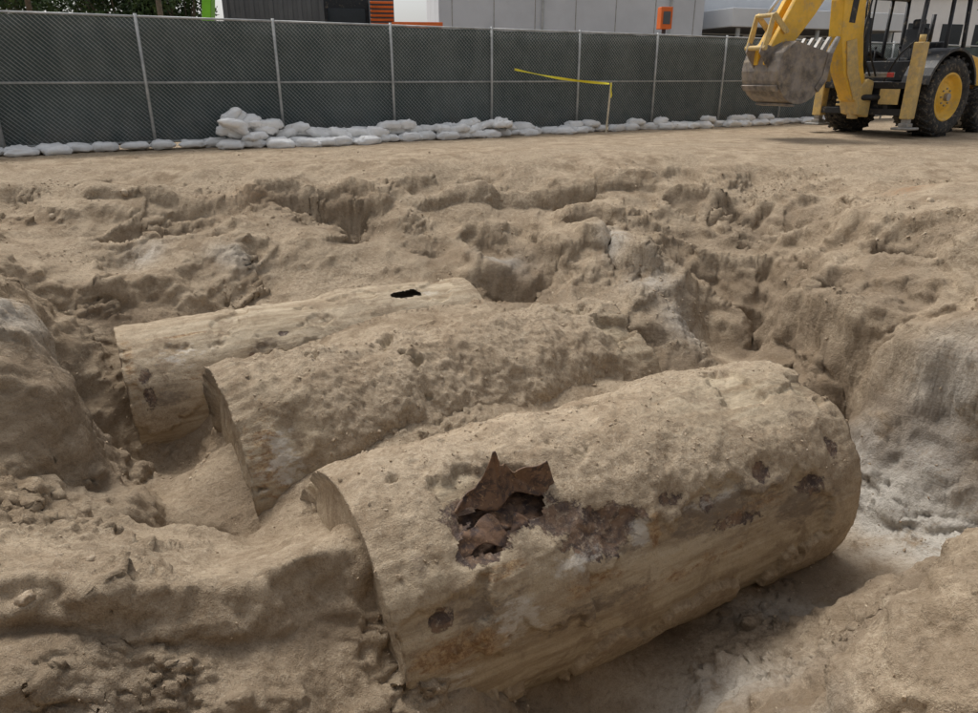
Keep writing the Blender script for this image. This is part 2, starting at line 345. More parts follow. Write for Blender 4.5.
for cx_,cy_ in cand:
    if got>=32: break
    hb=float(lut(tab,np.array([cx_]),np.array([cy_]))[0]); sb=float(lut(tsl,np.array([cx_]),np.array([cy_]))[0])
    if hb>-.15 or hb<-1.35 or sb<.25 or rs.uniform()>.45+sb: continue
    aC=cx_*AX.x+cy_*AX.y; nC=cx_*NX.x+cy_*NX.y
    if any(abs(nC-T['N'])<T['r']+.3 and T['a0']-.3<aC<T['a1']+.3 for T in TANKS): continue
    got+=1; r_a=rs.uniform(.22,.65); r_b=r_a*rs.uniform(.6,1.5); an=rs.uniform(0,3.14); dp=rs.uniform(.07,.20)
    sel=(np.abs(xn-cx_)<1.3)&(np.abs(yn-cy_)<1.3); dx=xw[sel]-cx_+.05*w3y[sel]; dy=yw[sel]-cy_+.05*w3x[sel]
    u=(dx*math.cos(an)+dy*math.sin(an))/r_a; v=(-dx*math.sin(an)+dy*math.cos(an))/r_b; q=u*u+v*v
    sco[sel]-=dp*np.maximum(0,1-q)**.75
    sco[sel]+=dp*.15*np.exp(-((np.sqrt(q)-1.08)/.10)**2)
h=h+sco
gh=np.abs(sc)
wall=np.clip(sstep(.35,.9,slope)+gh*2,0,1)*depth
r1=fbm(p*.85+2,4,21,ridged=True); r2=fbm(p*2.3,4,31,ridged=True); b1=fbm(p*4,4,41,billow=True); f1=fbm(p*13,3,51,gain=.6)
f,cid=worley(p*1.0+perlin(p*1.5,60)[:,None]*.6,61)
block=(cid/255-.5)*sstep(.75,.42,f)
far=sstep(6.5,8.5,yn+np.abs(xn)*.2)
zone=sstep(-.05,.40,fbm(p*.7+8,3,95))
h=h+depth*(.09*r1*(.4+.5*wall+.5*far)+.045*r2*(.22+wall)*(.2+.8*zone)+.13*block*(.25*wall+.45*far))
h=h+depth*(.012+.05*zone)*b1*.7+(.25+.75*depth)*(.004+.012*zone)*f1
flat=1-depth; nr=inpit*sstep(16.5,12.5,yn)
h+=flat*((.045*fbm(p*1.1,4,81)+.026*fbm(p*4,4,83,billow=True))*nr+(1-nr)*.018*fbm(p*1.1,3,81)+.009*fbm(p*7,2,85))
f,cid=worley(p*11+perlin(p*20,90)[:,None]*.35,91); h+=(.4+.6*depth)*sstep(.42,.12,f)*(cid>195)*zone*.024*inpit
f,cid=worley(p*27+perlin(p*40,92)[:,None]*.35,97); h+=(.4+.6*depth)*sstep(.45,.1,f)*(cid>140)*(.1+.9*zone)*.009*inpit
for T in TANKS:
    a=xn*AX.x+yn*AX.y; nn=xn*NX.x+yn*NX.y-T['N']
    inside=(nn>-T['r']*.95)&(nn<T['r']*1.3)&(a>T['a0']+.03)&(a<T['a1']-.03)
    top=T['zc']+np.where(nn<0,np.sqrt(np.maximum(T['r']**2-nn**2,0)),T['r']+np.maximum(nn-.15,0)*.85)-.09
    h=np.where(inside,np.minimum(h,top),h)
z=np.zeros_like(x); z[idx]=h
wallA=np.zeros_like(x); wallA[idx]=wall
V=np.stack([x,y,z],1).reshape(ny,nx,3)
gx=np.gradient(V,axis=1); gy=np.gradient(V,axis=0); N=np.cross(gx,gy); N/=np.linalg.norm(N,axis=2)[:,:,None]+1e-12
Vf=V.reshape(-1,3).copy(); Nf=N.reshape(-1,3)
q=Vf[idx]; steep=sstep(.95,.62,Nf[idx,2])
dd=fbm(q*np.array([1.5,1.5,2.6]),4,101,ridged=True)*.13+fbm(q*5.0,4,111,billow=True)*.045+fbm(q*np.array([1.0,1.0,6.0]),3,121)*.025
Vf[idx]+=Nf[idx]*(dd*steep*.85*depth)[:,None]
def blobs(L,x,y):
    o=np.zeros_like(x)
    for bx,by,rx,ry,s in L: o=np.maximum(o,s*np.exp(-(((x-bx)/rx)**2+((y-by)/ry)**2)))
    return o
pale=blobs([(1.75,9.9,.18,.35,.65),(2.1,9.0,.3,.3,.5),(2.4,8.4,.25,.35,.5),(.2,9.7,.3,.18,.65),(3.85,5.7,.42,.4,1.6),(4.1,5.1,.5,.35,1.5),(3.65,6.2,.25,.35,1.1),(3.6,5.2,.4,.2,.6),(1.6,3.7,.5,.3,.6),(1.0,3.3,.4,.3,.6),(-3.9,5.2,.35,.4,.6),(-1.6,2.3,.3,.2,.4),(-3.3,9.0,.3,.2,.4),(-4.35,8.9,.2,.3,.5),(1.65,2.75,.15,.25,.6),(2.4,4.6,.5,.2,.5)],x,y)
damp_shade=blobs([(-1.85,10.2,.35,.4,1.0),(-2.5,10.2,.5,.3,.7),(.4,8.9,.6,.4,.9),(2.2,7.5,1.1,.5,.8),(3.5,8.9,.25,.6,1.0),(3.55,7.8,.35,.4,.7),(1.6,4.45,1.2,.28,1.0),(2.7,4.9,.5,.3,.8),(-2.9,6.0,.5,.5,.7),(-1.9,4.9,.5,.4,.6),(-4.2,7.6,.4,.3,.8),(3.7,10.4,.5,.3,.5),(2.7,10.5,.6,.3,.6),(.6,3.4,.6,.4,.8),(-.8,9.8,.4,.3,.6),(-3.3,5.0,.2,.5,.6),(-1.6,2.5,.8,.35,.35)],x,y)  # damp soil, plus shade painted under the tank, in hollows and on shaded faces
damp_shade[idx]=np.maximum(damp_shade[idx],.6*sstep(-.05,-.18,sc)); damp_shade[idx]=np.maximum(damp_shade[idx],.45*sstep(-.05,-.16,sco))  # recess shade painted into the colour at scarp feet and in scoops
rusty=blobs([(5.9,10.2,.3,.25,.9),(-3.5,10.6,.5,.2,.4),(4.6,4.9,.3,.3,.7)],x,y)
ii=np.arange(nx*ny).reshape(ny,nx)
F=np.stack([ii[:-1,:-1],ii[:-1,1:],ii[1:,1:],ii[1:,:-1]],-1).reshape(-1,4)
mesh_np('ground',Vf,F,SOIL,True,dict(wall=wallA,pale=pale,damp_shade=damp_shade,rusty=rusty))

# ------------------------------------------------------------------ tanks
def ico(sub):
    bm=bmesh.new(); bmesh.ops.create_icosphere(bm,subdivisions=sub,radius=1); v=np.array([v.co[:] for v in bm.verts]); f=np.array([[q.index for q in ff.verts] for ff in bm.faces]); bm.free(); return v,f
tank_top=[]
def make_tank(T,mat,crust,seed,blob,hole=None,ringrust=.5):
    L=T['a1']-T['a0']; r=T['r']; nb=int(L/.016); nt=int(2*math.pi*r/.017); nc=34
    prof=[]
    for i in range(nc): q=i/nc; prof.append((-.05*(1-q*q),r*max(q,.004),-1,q))
    for i in range(nb+1): prof.append((L*i/nb,r,0,i/nb))
    for i in range(nc-1,-1,-1): q=i/nc; prof.append((L+.05*(1-q*q),r*max(q,.004),1,q))
    prof=np.array(prof); npf=len(prof); th=np.linspace(0,2*math.pi,nt,endpoint=False)
    ax=np.repeat(prof[:,0],nt); rad=np.repeat(prof[:,1],nt); cap=np.repeat(prof[:,2],nt); tt=np.tile(th,npf)
    st,ct=np.sin(tt),np.cos(tt)
    Pp=np.stack([ax,-rad*st,rad*ct],1)
    edge=np.minimum(np.clip(1-np.abs(ax)/.06,0,1)+np.clip(1-np.abs(ax-L)/.06,0,1),1)
    Nn=np.stack([cap*1.0+(cap==0)*((ax<.05)*-.7+(ax>L-.05)*.7),-st*(cap==0)+-st*(np.abs(cap)*(rad>r*.93)),ct*(cap==0)+ct*(np.abs(cap)*(rad>r*.93))],1)
    Nn/=np.linalg.norm(Nn,axis=1)[:,None]
    tw=np.degrees((tt+math.pi)%(2*math.pi)-math.pi)
    A={k:np.zeros(len(ax)) for k in('metal','orange','white','clay','stain')}
    for (k,l0,t0,rl,rt,s) in blob:
        if k.startswith('cap'):
            kk=k[3:]; m_=(cap<0); e=s*np.exp(-(((-rad*st-l0)/rl)**2+((rad*ct-t0)/rt)**2))*m_
            A[kk]=np.maximum(A[kk],e)
        else:
            e=s*np.exp(-(((ax-l0)/rl)**2+((tw-t0)/rt)**2))*(cap==0); A[k]=np.maximum(A[k],e)
    wp=Pp+np.array([seed*3.1,0,0])
    bare=np.clip(np.maximum(A['metal'],.7*A['clay']),0,1)
    big_=fbm(wp*1.3,3,seed); med=fbm(wp*3.4,4,seed+5,ridged=True); sm=fbm(wp*11,3,seed+9,gain=.6)
    topm=sstep(-.15,.7,ct+.25*fbm(wp*2.2,3,seed+61))*(cap==0)
    cake=sstep(-.01,.05,fbm(wp*1.6,5,seed+71,gain=.55)+.34*topm-.28*bare)
    fray=fbm(wp*26,2,seed+81)
    d=crust*(1.1*big_+.40*med+.26*sm+.10*fray)*(1-.75*bare)*(.35+.65*topm)+crust*.5*topm*(1-bare)+crust*.60*cake*(1-.7*A['metal'])*(cap==0)+.004*fbm(wp*9,3,seed+2)
    dn=.036*perlin(wp*1.1,seed+33)*(cap==0)
    for ls in (L*.34,L*.68): dn=dn+.006*np.exp(-((ax-ls)/.012)**2)*(cap==0)*(.3+.7*(1-cake))
    Pp=Pp+Nn*(d+dn)[:,None]
    A['orange']=np.maximum(A['orange'],edge*ringrust*(.3+.7*sstep(-.2,.4,perlin(wp*2.5,seed+4))))
    A['clay']=np.maximum(A['clay']*.9,(1-cake)*.85*(cap==0))
    I=np.arange(npf*nt).reshape(npf,nt); J=np.roll(I,-1,axis=1)
    F=np.stack([I[:-1],J[:-1],J[1:],I[1:]],-1).reshape(-1,4)
    if hole:
        fa=ax[F[:,0]]; ft=tw[F[:,0]]; jn=perlin(np.stack([fa*9,ft*.12,0*fa],1),5)*.45+perlin(np.stack([fa*26,ft*.4,0*fa],1),6)*.2
        keep=np.ones(len(F),bool)
        for l0,t0,rl,rt in hole:
            dd=((fa-l0)/rl)**2+((ft-t0)/rt)**2; keep&=~((dd+jn*1.2<1)&(cap[F[:,0]]==0))
        F=F[keep]
    e=empty('underground_storage_tank')
    e.matrix_world=TM@Matrix.Translation((T['a0'],T['N'],T['zc']))
    o=mesh_np('tank_shell',Pp,F,mat,True,A,parent=e)
    Wp=np.array((TM@Matrix.Translation((T['a0'],T['N'],T['zc']))).to_3x3()); T0=np.array((TM@Matrix.Translation((T['a0'],T['N'],T['zc']))).translation)
    sel=(ct>.35)&(cap==0)&(bare<.3)
    tank_top.append((Pp[sel]@Wp.T)+T0)
    return e
B3=[('metal',.85,32,.52,14,1.0),('metal',.62,44,.24,7,.95),('metal',1.5,52,.36,13,.97),('metal',1.22,42,.25,9,.9),('metal',3.0,52,.12,6,.85),('metal',2.45,58,.12,6,.78),('metal',.25,62,.14,6,.7),('metal',2.1,50,.14,5,.7),('metal',2.7,70,.35,5,.74),('metal',3.5,66,.25,8,.72),('metal',3.85,52,.08,14,.70),
('stain',2.6,62,.8,12,.9),('stain',.5,64,.4,10,.75),('stain',1.3,82,.8,8,.8),('stain',3.4,75,.5,14,.85),('stain',3.6,32,.35,8,.5),('stain',.2,40,.12,14,.6),('stain',1.6,62,.4,7,.7),
('orange',.35,76,.45,9,1.05),('orange',1.9,60,.06,9,1.25),('orange',1.3,70,.5,6,.8),('orange',.7,54,.3,6,.7),('orange',2.9,66,.5,6,.7),('orange',2.2,84,.9,6,.7),('white',.75,72,.22,12,.9),('white',1.78,58,.10,8,1.0),('white',.3,90,.25,8,.75),('white',2.5,56,.5,6,.6),('white',1.2,60,.3,6,.75),
('clay',2.2,78,2.2,26,1),('clay',3.2,15,.8,22,.9),('clay',.5,80,1,40,1),('capclay',0,0,.9,.9,.6),('caporange',-.2,.2,.3,.5,.7),('capwhite',.1,-.2,.25,.5,.7)]
t3=make_tank(TANKS[0],TK3,.090,11,B3,hole=[(.90,32,.30,8),(.66,39,.17,6.5)],ringrust=.5)
B2=[('orange',.12,55,.16,30,.85),('clay',.2,65,.40,40,.9),('white',.2,60,.2,25,.8),('caporange',0,.2,.5,.5,.7),('capclay',0,0,.9,.9,.8),('capwhite',-.3,0,.3,.5,.7),('clay',3.9,40,.3,30,.6),('stain',.35,75,.2,14,.7)]
t2=make_tank(TANKS[1],TK2,.15,23,B2,ringrust=.35)
B1=[('clay',1.4,30,1.6,60,.9),('clay',3.3,10,1,40,.9),('metal',1.6,36,.14,4,.72),('metal',1.2,52,.1,5,.7),('metal',.15,60,.1,20,.64),('stain',.3,70,.3,16,.75),('stain',1.4,45,.5,10,.65),('orange',.6,22,.6,3,.8),('orange',.05,40,.06,60,.7),('orange',.7,58,.35,8,.65),('white',.5,40,.5,15,.6),('white',3.4,15,.4,12,.55),('capmetal',0,0,.9,.9,.8),('metal',3.1,16,.28,8,.62)]
t1=make_tank(TANKS[2],TK1,.05,37,B1,hole=[(3.17,14,.19,5.5),(3.30,11,.10,4)],ringrust=.6)

def sheet(name,outline,parent,curl,a0=21,lift=.9,nu=90,nv=22,sgn_=1):
    r=TANKS[0]['r']+.02; V=[];sx=[o[0] for o in outline]; hh=[o[1] for o in outline]
    for i in range(nu):
        s=sx[0]+(sx[-1]-sx[0])*i/(nu-1); H=float(np.interp(s,sx,hh))
        for j in range(nv):
            v=j/(nv-1); l=H*v; a=R(a0+2.5*math.sin(s*17))
            ang=lift+curl*v
            tx,tz=(-math.cos(a)*sgn_,-math.sin(a)*sgn_); nxn,nz=(-math.sin(a),math.cos(a))
            yy=-(r)*math.sin(a)+(tx*math.cos(ang)+nxn*math.sin(ang))*l; zz=r*math.cos(a)+(tz*math.cos(ang)+nz*math.sin(ang))*l
            w=(.012*math.sin(s*31+v*4)+.008*math.sin(s*57+v*9))*(.3+v)
            V.append((s+.05*v*math.sin(s*11),yy+w*nxn,zz+w*nz))
    F=[(i*nv+j,i*nv+j+1,(i+1)*nv+j+1,(i+1)*nv+j) for i in range(nu-1) for j in range(nv-1)]
    o=mesh_np(name,V,F,RUSTY,True,parent=parent); md=o.modifiers.new('t','SOLIDIFY'); md.thickness=.008; return o
sheet('torn_plate',[(.56,.02),(.62,.10),(.68,.13),(.72,.20),(.765,.33),(.80,.43),(.83,.44),(.87,.36),(.92,.27),(.97,.22),(1.02,.24),(1.06,.16),(1.11,.20),(1.16,.22),(1.20,.25),(1.235,.14),(1.28,.01)],t3,-.35,28,2.50)
sheet('torn_lip',[(.40,.01),(.46,.09),(.55,.15),(.62,.12),(.72,.20),(.80,.12),(.90,.08),(1.0,.13),(1.08,.05),(1.16,.01)],t3,-.2,44,.12,sgn_=-1)
nu,nv=70,44; sA=np.linspace(.34,1.34,nu); aA=np.linspace(R(16),R(52),nv); SS,AA=np.meshgrid(sA,aA,indexing='ij')
pq=np.stack([SS.ravel()*4,AA.ravel()*5,0*SS.ravel()],1); rr=(.9-.04-.05*sstep(-.1,.5,fbm(pq,3,401,ridged=True))-.02*fbm(pq*4,2,405)).reshape(SS.shape)
V=np.stack([SS,-rr*np.sin(AA),rr*np.cos(AA)],-1).reshape(-1,3)
F=[(i*nv+j,(i+1)*nv+j,(i+1)*nv+j+1,i*nv+j+1) for i in range(nu-1) for j in range(nv-1)]
mesh_np('crushed_inner_plate',V,F,RUSTY,True,parent=t3)

# ------------------------------------------------------------------ clods
v1,f1_=ico(1)
def scatter(name,posn,sizes,iv,fv,mat):
    n=len(posn); K=len(iv)
    rot=rng.normal(size=(n,3,3)); Q=np.linalg.qr(rot)[0]
    base=iv[None]*(1+.30*rng.normal(size=(n,K,1)).clip(-1.4,1.4))*np.array([1,.8,.6])[None,None]
    V=np.einsum('nij,nkj->nki',Q,base)*sizes[:,None,None]+posn[:,None,:]
    F=(fv[None]+(np.arange(n)*K)[:,None,None]).reshape(-1,3)
    mesh_np(name,V.reshape(-1,3),F,mat,False)
pm=p
dens=(.12+sstep(-.05,.4,fbm(pm*1.0,3,201))*1.0)*(.14+.86*depth)*(1+.6*np.exp(-((z[idx]+1.9)/.5)**2))*(.2+.8*zone)
cellx=np.gradient(xs); celly=np.gradient(ys); ca=(celly[:,None]*cellx[None,:]).ravel()[idx]
vis=(yn>1.8)&(yn<15)&(np.abs(xn)<8)
wgt=dens*ca*vis; wgt/=wgt.sum()
NP=[]; NS=[]
pick=rng.choice(len(idx),size=18000,p=wgt); s=np.clip(rng.lognormal(math.log(.0066),.55,18000),.0035,.030)*(.55+.45*sstep(3,8,yn[pick]))
NP.append(Vf[idx][pick]); NS.append(s)
for tp,cnt in zip(tank_top,(1200,2000,250)):
    k=rng.integers(0,len(tp),cnt); NP.append(tp[k]); NS.append(np.clip(rng.lognormal(math.log(.0065),.5,cnt),.003,.022))
NP=np.concatenate(NP);NS=np.concatenate(NS)
scatter('dirt_clods',NP,NS,v1,f1_,CLOD)
bl=sstep(.2,.5,fbm(pm*.8+5,3,205))*depth*(1-wall)*ca*vis; bl/=bl.sum()
NB=110; pick=rng.choice(len(idx),size=NB,p=bl)
v2,f2=ico(3); K=len(v2)
pos=Vf[idx][pick]; sz=np.clip(rng.lognormal(math.log(.030),.45,NB),.015,.08); pos[:,2]-=sz*.25
allV=[]
for i in range(NB):
    Q=np.linalg.qr(rng.normal(size=(3,3)))[0]; vv=v2*(1+.5*fbm(v2*1.6+i*7,3,5)[:,None]+.22*perlin(v2*5+i,8)[:,None])
    allV.append((vv*np.array([1,.8,.6]))@Q.T*sz[i]+pos[i])
mesh_np('dirt_lumps',np.concatenate(allV),(f2[None]+(np.arange(NB)*K)[:,None,None]).reshape(-1,3),CLOD,True)

# ------------------------------------------------------------------ fence
FA=math.atan(.55); FO=Vector((-8.9,13.5,0))
fence=empty('screened_chain_link_fence',FO,FA)
sp=2.55; H=2.4
bm=bmesh.new(); posts=[.03+sp*k for k in range(-2,15)]
for s in posts: bm_tube(bm,(s,0,-.1),(s,0,H+.03),.030,12)
bm_tube(bm,(.03,-.09,-.1),(-.10,-.09,H+.1),.05,14)
for a,b in zip(posts[:-1],posts[1:]):
    for zz in (.12,1.22,H-.02): bm_tube(bm,(a,-.002,zz),(b,-.002,zz),.020,10)
bm_obj('posts_and_rails',bm,GALV,fence,smooth=True)
nu=int((posts[-1]-posts[0])/.05); nv=44
gu=np.linspace(posts[0],posts[-1],nu); gv=np.linspace(.07,H-.04,nv); GU,GV=np.meshgrid(gu,gv,indexing='ij')
sag=np.sin((((GU-.03)/sp)%1)*math.pi)
pp=np.stack([GU.ravel(),GV.ravel(),0*GU.ravel()],1)
yy=.055+.08*sag*fbm(pp*np.array([.8,1.3,1]),3,301).reshape(GU.shape)+.045*fbm(pp*np.array([2.2,1.6,1]),4,305,ridged=True).reshape(GU.shape)
zz=GV+.035*fbm(pp*1.1,2,309).reshape(GU.shape)*((GV<.2)|(GV>H-.15))
V=np.stack([GU,yy,zz],-1).reshape(-1,3); I=np.arange(nu*nv).reshape(nu,nv)
F=np.stack([I[:-1,:-1],I[1:,:-1],I[1:,1:],I[:-1,1:]],-1).reshape(-1,4)
mesh_np('windscreen',V,F,SCREEN,True,parent=fence)
V=[];F=[];w=.0024; pitch=.085
def wire(a,b):
    n_=max(1,int(abs(b[0]-a[0])/.26)+1); k=len(V)
    for j in range(n_+1):
        t=j/n_; q_=[a[i]+(b[i]-a[i])*t for i in range(3)]
        V.extend([(q_[0]-w,q_[1],q_[2]-w),(q_[0]+w,q_[1]-w,q_[2]),(q_[0]+w,q_[1]+w,q_[2]+w)])
    for j in range(n_):
        u_=k+3*j; F.extend([(u_,u_+1,u_+4,u_+3),(u_+1,u_+2,u_+5,u_+4),(u_+2,u_,u_+3,u_+5)])
z0,z1=.12,H-.02; hh=z1-z0; s=posts[0]-hh; xe=24.0
while s<xe:
    a=max(s,posts[0]); b=min(s+hh,posts[-1])
    if b>a:
        wire((a,-.022,z0+a-s),(b,-.022,z0+b-s)); wire((a,-.027,z1-(a-s)),(b,-.027,z1-(b-s)))
    s+=pitch
mesh_np('chain_link_wires',V,F,GALV,False,parent=fence)

# ------------------------------------------------------------------ sandbags
def sgn(a,e): return np.sign(a)*np.abs(a)**e
gu=np.linspace(0,2*math.pi,28,endpoint=False); gv=np.linspace(-math.pi/2,math.pi/2,13)
UU,VV=np.meshgrid(gu,gv,indexing='ij')
bx=sgn(np.cos(VV),.5)*sgn(np.cos(UU),.55); by=sgn(np.cos(VV),.5)*sgn(np.sin(UU),.6); bz=sgn(np.sin(VV),.9)
BV=np.stack([bx,by,bz],-1).reshape(-1,3); I=np.arange(28*13).reshape(28,13); J=np.roll(I,-1,0)
BF=np.stack([I[:,:-1],J[:,:-1],J[:,1:],I[:,1:]],-1).reshape(-1,4)
bagsV=[];cnt=0
def bag(s,off,z,ang,L=.29,Wd=.18,Hh=.085,tilt=0):
    global cnt
    v=BV*np.array([L*rng.uniform(.8,1.1),Wd*rng.uniform(.85,1.1),Hh*rng.uniform(.8,1.2)])
    pin=1-.45*np.clip(np.abs(v[:,0])/L-.55,0,1)*2; v[:,1]*=pin; v[:,2]*=pin; v[:,2]-=.25*np.abs(v[:,0])**2
    v=v+(.05*fbm(v*7+cnt*5,3,7)[:,None]+.034*perlin(v*20+cnt,9)[:,None])*BV/np.linalg.norm(BV,axis=1)[:,None]
    ct_,st_=math.cos(tilt),math.sin(tilt); v=np.stack([v[:,0]*ct_-v[:,2]*st_,v[:,1],v[:,0]*st_+v[:,2]*ct_],1)
    c_,s_=math.cos(ang),math.sin(ang); v=np.stack([v[:,0]*c_-v[:,1]*s_,v[:,0]*s_+v[:,1]*c_,v[:,2]],1)
    v+=np.array([s,off,z]); bagsV.append(v); cnt+=1
U=rng.uniform
s=-4.5
while s<4.2:
    bag(s,-.34+U(-.06,.06),.09,U(-.25,.25),Hh=.075); 
    if U(0,1)<.5: bag(s+.1,-.60+U(-.06,.06),.07,U(-.5,.5),Hh=.07)
    s+=U(.42,.55)
s=3.9
while s<10.2:
    for off in (-.42,-.80): bag(s+U(-.1,.1),off+U(-.08,.08),.08,U(-.6,.6))
    if U(0,1)<.55: bag(s+U(-.1,.1),-1.12+U(-.08,.08),.07,U(-.8,.8))
    bag(s+.2,-.48+U(-.08,.08),.22,U(-.5,.5),tilt=U(-.3,.3))
    if U(0,1)<.6: bag(s,-.75+U(-.1,.1),.21,U(-.8,.8),tilt=U(-.35,.35))
    if U(0,1)<.25: bag(s,-.6+U(-.1,.1),.33,U(-.8,.8),tilt=U(-.3,.3))
    s+=U(.38,.48)
for k in range(9): bag(4.35+U(-.5,.5),-.6+U(-.2,.2),.34+U(-.02,.14),U(-1,1),tilt=U(-.7,.7))
for k in range(5): bag(4.15+U(-.2,.2),-.45+U(-.1,.1),.50+U(-.05,.12),U(-1,1),L=.24,tilt=U(.2,1.0))
for k in range(5): bag(9.7+U(-.5,.5),-.7+U(-.2,.2),.28+U(0,.06),U(-1,1),tilt=U(-.3,.3))
while s<24: 
    bag(s,-.40+U(-.1,.1),.07,U(-.5,.5)); 
    if U(0,1)<.6: bag(s+.2,-.72+U(-.1,.1),.07,U(-.8,.8))
    if U(0,1)<.5: bag(s+.2,-.42,.20,U(-.6,.6),tilt=U(-.2,.2))
    s+=U(.40,.55)
n_=len(bagsV); o=mesh_np('sandbag_row',np.concatenate(bagsV),(BF[None]+(np.arange(n_)*len(BV))[:,None,None]).reshape(-1,4),BAG,True)
o.location=FO; o.rotation_euler=(0,0,FA)

# ------------------------------------------------------------------ tape and stake
st=empty('survey_stake',(3.0,18.9,0)); 
box('stake',(0,0,.55),(.045,.03,1.3),WOOD,st,.004,rot=Matrix.Rotation(R(3),3,'Y'))
A_=Vector((.62,18.72,1.50)); B_=Vector((2.98,18.88,1.17)); V=[];F=[]
nT=40
for i in range(nT):
    t=i/(nT-1); pz=A_.lerp(B_,t); pz.z-=.05*math.sin(math.pi*t); tw_=.9*math.sin(t*7)+.3
    dz=Vector((0,math.sin(tw_),math.cos(tw_)))*.030
    V+= [tuple(pz-dz),tuple(pz+dz)]
for i in range(6):
    t=i/5; V+=[(3.0+.03*t,18.85-.02*t,1.18-.35*t),(3.03+.03*t+.01*math.sin(i*2),18.84,1.20-.35*t)]
F=[(2*i,2*i+2,2*i+3,2*i+1) for i in range(nT-1)]+[(2*nT+2*i,2*nT+2*i+2,2*nT+2*i+3,2*nT+2*i+1) for i in range(5)]
mesh_np('caution_tape',V,F,TAPE,True)

# ------------------------------------------------------------------ backhoe loader
bh=empty('backhoe_loader',(10.0,18.75,0),math.atan2(.418,.91)+R(6)); bh.scale=(1.12,)*3
def tyre(cx,cy,r,wd,side,tag):
    c=(cx,cy,r)
    pr=[(r*.60,-wd*.42),(r*.70,-wd*.5),(r*.88,-wd*.5),(r*.955,-wd*.42),(r*.97,-wd*.2),(r*.97,wd*.2),(r*.955,wd*.42),(r*.88,wd*.5),(r*.70,wd*.5),(r*.60,wd*.42)]
    lathe_y('tyre_'+tag,pr,RUB,bh,c,56)
    bm=bmesh.new(); nl=22
    for i in range(nl):
        for sd in(-1,1):
            a=2*math.pi*(i+(.5 if sd>0 else 0))/nl
            Mx=Matrix.Translation(c)@Matrix.Rotation(-a,4,'Y')@Matrix.Translation((r*.965,sd*wd*.24,0))@Matrix.Rotation(sd*R(38),4,'X')@Matrix.Diagonal((r*.075,wd*.54,r*.075,1))
            bmesh.ops.create_cube(bm,size=1,matrix=Mx)
    bm_obj('tread_'+tag,bm,RUB,bh)
    s=side
    lathe_y('rim_'+tag,[(r*.62,s*wd*.40),(r*.60,s*wd*.44),(r*.55,s*wd*.43),(r*.52,s*wd*.25),(r*.36,s*wd*.18),(r*.30,s*wd*.30),(r*.12,s*wd*.33),(.001,s*wd*.33)],YEL,bh,c,40)
    lathe_y('rim_back_'+tag,[(r*.62,-s*wd*.40),(r*.52,-s*wd*.3),(r*.3,-s*wd*.05),(.001,-s*wd*.05)],YEL,bh,c,32)
    bm=bmesh.new()
    for i in range(8):
        a=i*math.pi/4; q=(cx+r*.21*math.cos(a),cy+s*wd*.31,r+r*.21*math.sin(a)); bm_tube(bm,q,(q[0],q[1]+s*.03,q[2]),.018,8)
    bm_tube(bm,(cx,cy+s*wd*.3,r),(cx,cy+s*wd*.46,r),r*.1,16)
    bm_obj('hub_'+tag,bm,STEEL,bh)
tyre(0,-.95,.79,.56,-1,'rear_right'); tyre(0,.95,.79,.56,1,'rear_left')
tyre(2.15,-.80,.50,.32,-1,'front_right'); tyre(2.15,.80,.50,.32,1,'front_left')
bm=bmesh.new(); bm_tube(bm,(0,-.8,.79),(0,.8,.79),.13,16); bm_tube(bm,(2.15,-.8,.5),(2.15,.8,.5),.09,14); bm_obj('axles',bm,BLK,bh,smooth=True)
plate('chassis',[(-1.05,.45),(-.5,.5),(2.6,.5),(2.75,.95),(1.3,1.1),(-.7,1.1),(-1.05,1.0)],-.36,.36,BLK,bh,.02)
plate('engine_hood',[(1.25,1.0),(2.85,.9),(2.9,1.35),(2.75,1.55),(1.25,1.78)],-.42,.42,YEL,bh,.05)
plate('grille',[(2.90,.95),(2.93,.95),(2.93,1.33),(2.90,1.33)],-.36,.36,BLK,bh,.0)
for sy in(-1,1):
    y0=sy*.70
    bm=bmesh.new()
    bm_tube(bm,(-.62,y0*.97,1.15),(-.50,y0*.93,2.80),.045,10); bm_tube(bm,(.42,y0,1.1),(.42,y0*.95,2.80),.04,10); bm_tube(bm,(1.15,y0,1.05),(1.02,y0*.95,2.80),.045,10)
    bm_tube(bm,(-.62,y0*.97,1.2),(1.15,y0,1.1),.04,10); bm_tube(bm,(-.50,y0*.93,2.78),(1.02,y0*.95,2.80),.045,10)
    bm_obj('cab_posts_'+('r' if sy<0 else 'l'),bm,BLK,bh,smooth=True)
    plate('cab_door_panel_'+('r' if sy<0 else 'l'),[(-.56,1.15),(1.10,1.1),(1.08,1.55),(-.53,1.60)],y0*.95-.01,y0*.95+.01,BLK,bh,0)
    fp=[]
    for i in range(15):
        a=R(15+150*i/14); fp.append((.95*math.cos(a),.79+.95*math.sin(a)))
    for i in range(14,-1,-1):
        a=R(15+150*i/14); fp.append((.89*math.cos(a),.79+.89*math.sin(a)))
    plate('fender_'+('r' if sy<0 else 'l'),fp,min(sy*.66,sy*1.22),max(sy*.66,sy*1.22),BLK,bh,.006)
box('cab_roof',(.27,0,3.0),(1.85,1.5,.15),YEL,bh,.05)
box('roof_frame',(.27,0,2.86),(1.7,1.4,.12),BLK,bh,.03)
box('cab_floor',(.25,0,1.08),(1.7,1.3,.12),BLK,bh,.02)
box('cab_lower_rear_panel',(-.62,0,1.30),(.06,1.25,.40),BLK,bh,.02)
bm=bmesh.new(); bm_box(bm,(.15,0,1.5),(.5,.5,.14)); bm_box(bm,(.42,0,1.85),(.13,.48,.65),Matrix.Rotation(R(8),3,'Y')); bm_box(bm,(.47,0,2.25),(.09,.28,.2)); bm_box(bm,(.15,0,1.28),(.3,.3,.3)); bm_obj('seat',bm,BLK,bh,.04)
box('dashboard',(.95,0,1.55),(.25,.8,.7),BLK,bh,.05)
bm=bmesh.new()
